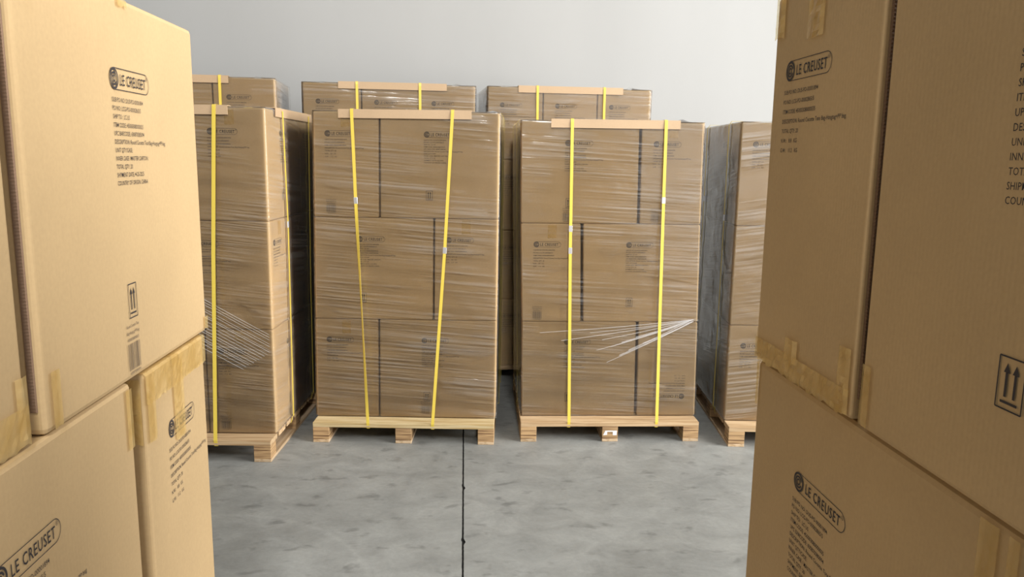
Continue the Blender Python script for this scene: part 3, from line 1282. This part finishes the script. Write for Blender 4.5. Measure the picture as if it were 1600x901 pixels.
put_print('printed_logo', LOGO, o, 'left', 0.234, h0 - 0.085, u)
put_print('printed_text', TEXT_W, o, 'left', 0.231, h0 - 0.112, u, 1.08)
o.children[-1].scale = (1.2, 1, 1.15)
put_print('handling_mark', MARK, o, 'left', 0.249, h0 - 0.445, u, 1.05)
tape_strip(o, u, 'left', 0.006, 0.026, 0.006, 0.085, 30)
carton(B, zB[2], 0.67, 1.01, -0.64, 0.0, h, 'top carton at the far rear of the shaded unwrapped stack')
carton(B, zB[2], 0.37, 1.01, -1.0, -0.66, h, 'top carton at the near rear of the shaded unwrapped stack')


# ================================================================== MIDDLE ROW: film-wrapped loads
def load(st, h, us, vd, order, desc, prints=None, wb=(), nb=(), seam=0.006, split=0.352, spl=None):
    TAPED.add(st)
    """us: [(u0,u1)] at the levels 3h,2h,1h,0 from top to bottom; order: 'PQP' top to bottom (P: narrow end on the left of the front)"""
    names = ['top', 'middle', 'bottom']
    for li, kind in enumerate(order):
        z = P + (2 - li) * h
        (t0, t1), (b0, b1) = us[li], us[li + 1]
        hh = h - 0.0015
        ar = names[li]
        W = b1 - b0
        n = (spl[li] if spl else split)
        def X(f, g):   # fractions of width -> bottom and top extents
            return (b0 + f, b0 + g), (t0 + f * (t1 - t0) / W, t0 + g * (t1 - t0) / W)
        g_ = seam / 2
        if kind == 'P':
            (a, b), xt = X(0.0, n - g_)
            carton(st, z, a, b, 0.0, vd * 0.65, hh, f'narrow carton end, {ar} layer, beside a wider one, {desc}', {'front': 'narrow', 'left': 'wide'}, xt=xt, bars=li in nb)
            (a, b), xt = X(n + g_, W)
            carton(st, z, a, b, 0.0, 0.347, hh, f'wide carton side facing the aisle, {ar} layer, {desc}', {'front': 'wide', 'right': 'narrow'}, xt=xt, bars=li in wb)
            (a, b), xt = X(W - 0.347, W)
            carton(st, z, a, b, 0.353, vd, hh, f'rear carton beside the wall side, {ar} layer, {desc}', {'right': 'wide'}, xt=xt)
            (a, b), xt = X(0.0, W - 0.353)
            carton(st, z, a, b, vd * 0.65 + 0.006, vd, hh, f'rear left carton, {ar} layer, {desc}', {'left': 'narrow'}, xt=xt)
        else:
            fl = prints and prints.get(li)
            (a, b), xt = X(0.0, W - n - g_)
            carton(st, z, a, b, 0.0, 0.347, hh, f'wide carton side facing the aisle, {ar} layer, {desc}', {'front': 'wide', 'left': 'narrow'}, xt=xt, bars=li in wb)
            (a, b), xt = X(W - n + g_, W)
            carton(st, z, a, b, 0.0, vd * 0.65, hh, f'narrow carton end, {ar} layer, beside a wider one, {desc}', {'front': fl or 'narrow', 'right': 'wide'}, xt=xt, bars=li in nb)
            (a, b), xt = X(0.353, W)
            carton(st, z, a, b, vd * 0.65 + 0.006, vd, hh, f'rear right carton, {ar} layer, {desc}', {'right': 'narrow'}, xt=xt)
            (a, b), xt = X(0.0, 0.347)
            carton(st, z, a, b, 0.353, vd, hh, f'rear carton on the left side, {ar} layer, {desc}', {'left': 'wide'}, xt=xt)


def ring_fn(us, h):
    zs = [P + 3 * h, P + 2 * h, P + h, P]
    def f(z):
        for i in range(3):
            if z >= zs[i + 1] or i == 2:
                k = (z - zs[i + 1]) / (zs[i] - zs[i + 1])
                k = max(0, min(1, k))
                # the wrap clears the widest corner next to a step
                return (us[i + 1][0] + (us[i][0] - us[i + 1][0]) * k, us[i + 1][1] + (us[i][1] - us[i + 1][1]) * k)
    return f


FR = 0.1126
VD = 0.95
# --- load with the slanting straps
hC = 0.5594
CS = Stack(-0.81398, 4.26344, -0.07125, 0)
uC = [(0.018, 1.004), (0.010, 1.002), (0.0, 0.999), (-0.008, 0.996)]
dC = 'load with slanting straps'
pallet(CS, -0.003, 0.992, -FR, -FR + 1.0, P, 'pallet with a yellowish front board, over the dark floor joint', yellow=True)
load(CS, hC, uC, VD, 'PQP', dC, spl=[0.353, 0.348, 0.352], seam=0.008, wb=(2,), nb=(0,))
film(CS, ring_fn(uC, hC), 0, VD, P + 0.003, P + 3 * hC, film_mat('stretch_film_a', 0.07, 0.085, 1), 'clear wrap around the load with slanting yellow straps', 1, tufts=[(0.98, 0.1, 0.02), (0.95, 0.5, 0.02)])
zt = P + 3 * hC
edge_board(CS, 'u', 0.154, 0.857, 0.0, zt, 'edge board under the two slanting straps, front rim')
strap_front(CS, [(0.226, zt), (0.236, 1.537), (0.244, 1.318), (0.271, 0.753), (0.301, P)], 0, VD, zt, P, FR, 'thin strap that slants to the right and twists, over the yellowish pallet', seals=(1.325,), twist_range=(0.14, 1.28, 0.95))
strap_front(CS, [(0.757, zt), (0.719, 1.066), (0.656, P)], 0, VD, zt, P, FR, 'strap that slants down to the left, over the yellowish pallet', seals=(1.066,))
for v_, lb in ((0.26, 'strap round the sides of the load with slanting straps, near its front'), (0.70, 'strap round the sides of the load with slanting straps, near the wall')):
    strap_side(CS, [(v_, zt), (v_, P)], (uC[0][0], uC[3][0]), (uC[0][1], uC[3][1]), zt, P, -0.006, 0.995, lb)

# --- load with upright straps
hR = 0.5482
RS = Stack(0.32622, 4.23701, -0.01889, 0)
uR = [(-0.019, 0.969), (-0.013, 0.977), (0.001, 0.990), (0.007, 1.001)]
dR = 'load with upright straps'
rp = pallet(RS, -0.005, 0.995, -FR, -FR + 1.0, P, 'pallet with white stickers on its front centre block')
for i, x in enumerate((-0.038, 0.016)):
    V = [(x, -0.5011, 0.038), (x + 0.022, -0.5011, 0.038 if i else 0.04), (x + 0.022, -0.5011, 0.064), (x + (0.0 if i else 0.012), -0.5011, 0.064)]
    V += [(a, -0.5005, c) for a, b, c in V]
    mesh_obj('white_sticker', V, [(0, 1, 2, 3), (7, 6, 5, 4), (0, 4, 5, 1), (1, 5, 6, 2), (2, 6, 7, 3), (3, 7, 4, 0)], STICKER, rp)
V = [(-0.02, -0.5011, 0.058), (0.02, -0.5011, 0.058), (0.02, -0.5011, 0.064), (-0.02, -0.5011, 0.064)]
V += [(a, -0.5005, c) for a, b, c in V]
mesh_obj('white_sticker', V, [(0, 1, 2, 3), (7, 6, 5, 4), (0, 4, 5, 1), (1, 5, 6, 2), (2, 6, 7, 3), (3, 7, 4, 0)], STICKER, rp)
load(RS, hR, uR, VD, 'QPQ', dR, prints={2: 'narrow_flipped'}, spl=[0.345, 0.334, 0.343], seam=0.014, wb=(0,), nb=(0, 1))
fR = film(RS, ring_fn(uR, hR), 0, VD, P + 0.003, P + 3 * hR, film_mat('stretch_film_b', 0.05, 0.095, 2), 'clear wrap around the load with two upright yellow straps', 2, tufts=[(0.86, 0.05, 0.02)])
zt = P + 3 * hR
edge_board(RS, 'u', 0.139, 0.837, 0.0, zt, 'edge board across the front rim of the load with upright straps')
strap_front(RS, [(0.252, zt), (0.253, 1.068), (0.263, P)], 0, VD, zt, P, FR, 'upright strap with two steel seals, over the stickered pallet', seals=(1.185, 1.066))
strap_front(RS, [(0.758, zt), (0.756, 1.342), (0.755, 0.688), (0.755, P)], 0, VD, zt, P, FR, 'upright strap with one high steel seal, over the stickered pallet', seals=(1.342,))
for v_, lb in ((0.26, 'strap round the sides of the load with upright straps, near its front'), (0.70, 'strap round the sides of the load with upright straps, near the wall')):
    strap_side(RS, [(v_, zt), (v_, P)], (uR[0][0], uR[3][0]), (uR[0][1], uR[3][1]), zt, P, -0.008, 0.998, lb)

rs = random.Random(21)
tails = [(0.10, 0.600), (0.22, 0.555), (0.38, 0.600), (0.45, 0.560), (0.50, 0.520), (0.56, 0.545), (0.60, 0.500), (0.64, 0.575), (0.68, 0.540), (0.55, 0.470), (0.48, 0.430), (0.42, 0.50)]
gathered_strands(RS, fR, [(0.965 - 0.004 * i % 0.03, 0.678 - 0.0012 * i, tu, tz, 0.006, 0.0035 + 0.004 * (tu > 0.5)) for i, (tu, tz) in enumerate(tails)], STRAND, -0.0135)

# --- load standing past the sunlit stack
hL = 0.5578
LS = Stack(-0.97942, 3.98007, -0.06424, 0)
uL = [(-0.995, 0.0), (-0.995, 0.0), (-0.995, 0.0), (-0.995, 0.0)]
dL = 'load behind the sunlit stack'
pallet(LS, -0.998, 0.002, -FR, -FR + 1.0, P, 'pallet reaching out past the sunlit unwrapped stack')
load(LS, hL, uL, VD, 'QPQ', dL, nb=(2,))
fL = film(LS, ring_fn(uL, hL), 0, VD, P + 0.003, P + 3 * hL, film_mat('stretch_film_c', 0.10, 0.08, 3), 'clear wrap around the load behind the sunlit unwrapped stack', 3, tufts=[(-0.05, 0.3, 0.012), (-0.02, 0.75, 0.02)])
st_ = []
for i in range(17):
    z0 = 0.835 - 0.0165 * i + rs.uniform(-0.004, 0.004)
    st_.append((-0.40, z0 + 0.03, -0.015 - max(0, i - 6) * 0.014, z0 - 0.185 + max(0, i - 6) * 0.008, 0.003 + 0.003 * rs.random(), 0.0018 + 0.002 * rs.random()))
gathered_strands(LS, fL, st_, STRAND, -0.0135)
zt = P + 3 * hL
edge_board(LS, 'u', -0.86, -0.176, 0.0, zt, 'edge board half hidden behind the big sunlit carton')
edge_board(LS, 'v', 0.145, 0.85, 0.0, zt, 'edge board on the shadowed side rim behind the sunlit stack', sgn=1)
strap_front(LS, [(-0.241, zt), (-0.263, 1.056), (-0.279, P)], 0, VD, zt, P, FR, 'broad-looking strap close beside the edge of the sunlit stack', width=0.019)
strap_front(LS, [(-0.76, zt), (-0.76, P)], 0, VD, zt, P, FR, 'strap hidden behind the sunlit stack')
strap_side(LS, [(0.256, zt), (0.285, 1.19), (0.262, P)], -0.995, 0.002, zt, P, -1.0, 0.004, 'strap on the half-lit side with one steel seal, beside the sunlit stack', seals=[(0.285, 1.19)])
strap_side(LS, [(0.776, zt), (0.715, 0.8), (0.70, P)], -0.995, 0.002, zt, P, -1.0, 0.004, 'strap deep in the shadowed gap beside the load with slanting straps')

# --- load at the far end of the row, past the shaded stack
hF = 0.5496
FS = Stack(1.47335, 4.1319, -0.08665, 0)
uF = [(0.0, 0.995)] * 4
dF = 'load past the shaded stack'
pallet(FS, -0.002, 0.998, -FR, -FR + 1.0, P, 'pallet corner showing beside the shaded unwrapped stack')
load(FS, hF, uF, VD, 'PQP', dF)
film(FS, ring_fn(uF, hF), 0, VD, P + 0.003, P + 3 * hF, film_mat('stretch_film_d', -0.14, 0.10, 4), 'clear wrap around the load past the shaded unwrapped stack', 4)
zt = P + 3 * hF
strap_side(FS, [(0.217, zt), (0.217, P)], -0.002, 0.995, zt, P, -0.004, 1.0, 'strap with a seal on the greyish wrapped side, nearer the shaded stack', seals=[(0.217, 1.24)], sgn=-1)
strap_side(FS, [(0.757, zt), (0.755, 1.32), (0.80, P)], -0.002, 0.995, zt, P, -0.004, 1.0, 'strap with a seal on the greyish wrapped side, nearer the wall', seals=[(0.755, 1.32)], sgn=-1)

# ================================================================== BACK ROW along the wall: three-wide loads, four layers
HB = 2.029
PB = 0.10
hb = (HB - PB) / 4
VB = 0.66


def back_load(st, u0, desc, film_label, pal_label, seed, side=None):
    uw = 1.134
    pallet(st, u0 + 0.0, u0 + uw, -0.02, VB + 0.04, PB, pal_label)
    names = ['bottom', 'second', 'third', 'top']
    cols = ['first', 'second', 'third']
    for k in range(4):
        for c in range(3):
            a, b = u0 + c * uw / 3 + 0.003, u0 + (c + 1) * uw / 3 - 0.003
            f = {'front': 'back'}
            o, u = carton(st, PB + k * hb, a, b, 0, VB, hb - 0.0015, f'{names[k]}-layer carton, {cols[c]} from the left, in the {desc}', f, res=0.08)
            if side and c == 2 and k == 3:
                put_print('ruled_panel', TABLE, o, 'right', 0.12, hb - 0.07, u, 1.3)
    rf_ = lambda z: (u0, u0 + uw)
    film(st, rf_, 0, VB, PB + 0.003, HB, film_mat('stretch_film_e%d' % seed, 0.02, 0.10, seed, 0.8), film_label, seed, tufts=[(u0 + 0.12, 0.08, 0.022), (u0 + uw - 0.12, 0.1, 0.022), (u0 + uw - 0.08, 0.3, 0.02)])
    return uw


BC = Stack(-1.05255, 5.29552, 0.08459, 0)
back_load(BC, 0.0, 'tall load behind the slanting straps', 'clear wrap around the tall load behind the slanting straps', 'pallet at the wall behind the load with slanting straps', 5)
edge_board(BC, 'u', 0.23, 0.94, 0.0, HB, 'edge board on the tall load behind the slanting straps')
strap_front(BC, [(0.350, HB), (0.362, PB)], 0, VB, HB, PB, 0.022, 'first strap on the tall load behind the slanting straps')
strap_front(BC, [(0.762, HB), (0.762, PB)], 0, VB, HB, PB, 0.022, 'second strap on the tall load behind the slanting straps')
BR = Stack(0.15969, 5.36075, 0.08446, 0)
back_load(BR, 0.0, 'tall load behind the upright straps', 'clear wrap around the tall load behind the upright straps', 'pallet at the wall behind the load with upright straps', 6)
edge_board(BR, 'u', 0.206, 0.931, 0.0, HB, 'edge board on the tall load behind the upright straps')
strap_front(BR, [(0.336, HB), (0.345, PB)], 0, VB, HB, PB, 0.022, 'first strap on the tall load behind the upright straps')
strap_front(BR, [(0.800, HB), (0.800, PB)], 0, VB, HB, PB, 0.022, 'second strap on the tall load behind the upright straps')
BL = Stack(-1.18137, 5.09925, 0.08446, 0)
back_load(BL, -1.134, 'tall load rising behind the sunlit stack', 'clear wrap around the tall load rising behind the sunlit stack', 'pallet at the wall behind the sunlit stack', 7, side=True)
edge_board(BL, 'u', -0.98, -0.278, 0.0, HB, 'edge board on the tall load rising behind the sunlit stack')
strap_front(BL, [(-0.329, HB), (-0.34, PB)], 0, VB, HB, PB, 0.022, 'strap on the tall load rising behind the sunlit stack')
strap_front(BL, [(-0.78, HB), (-0.78, PB)], 0, VB, HB, PB, 0.022, 'strap hidden on the tall load rising behind the sunlit stack')
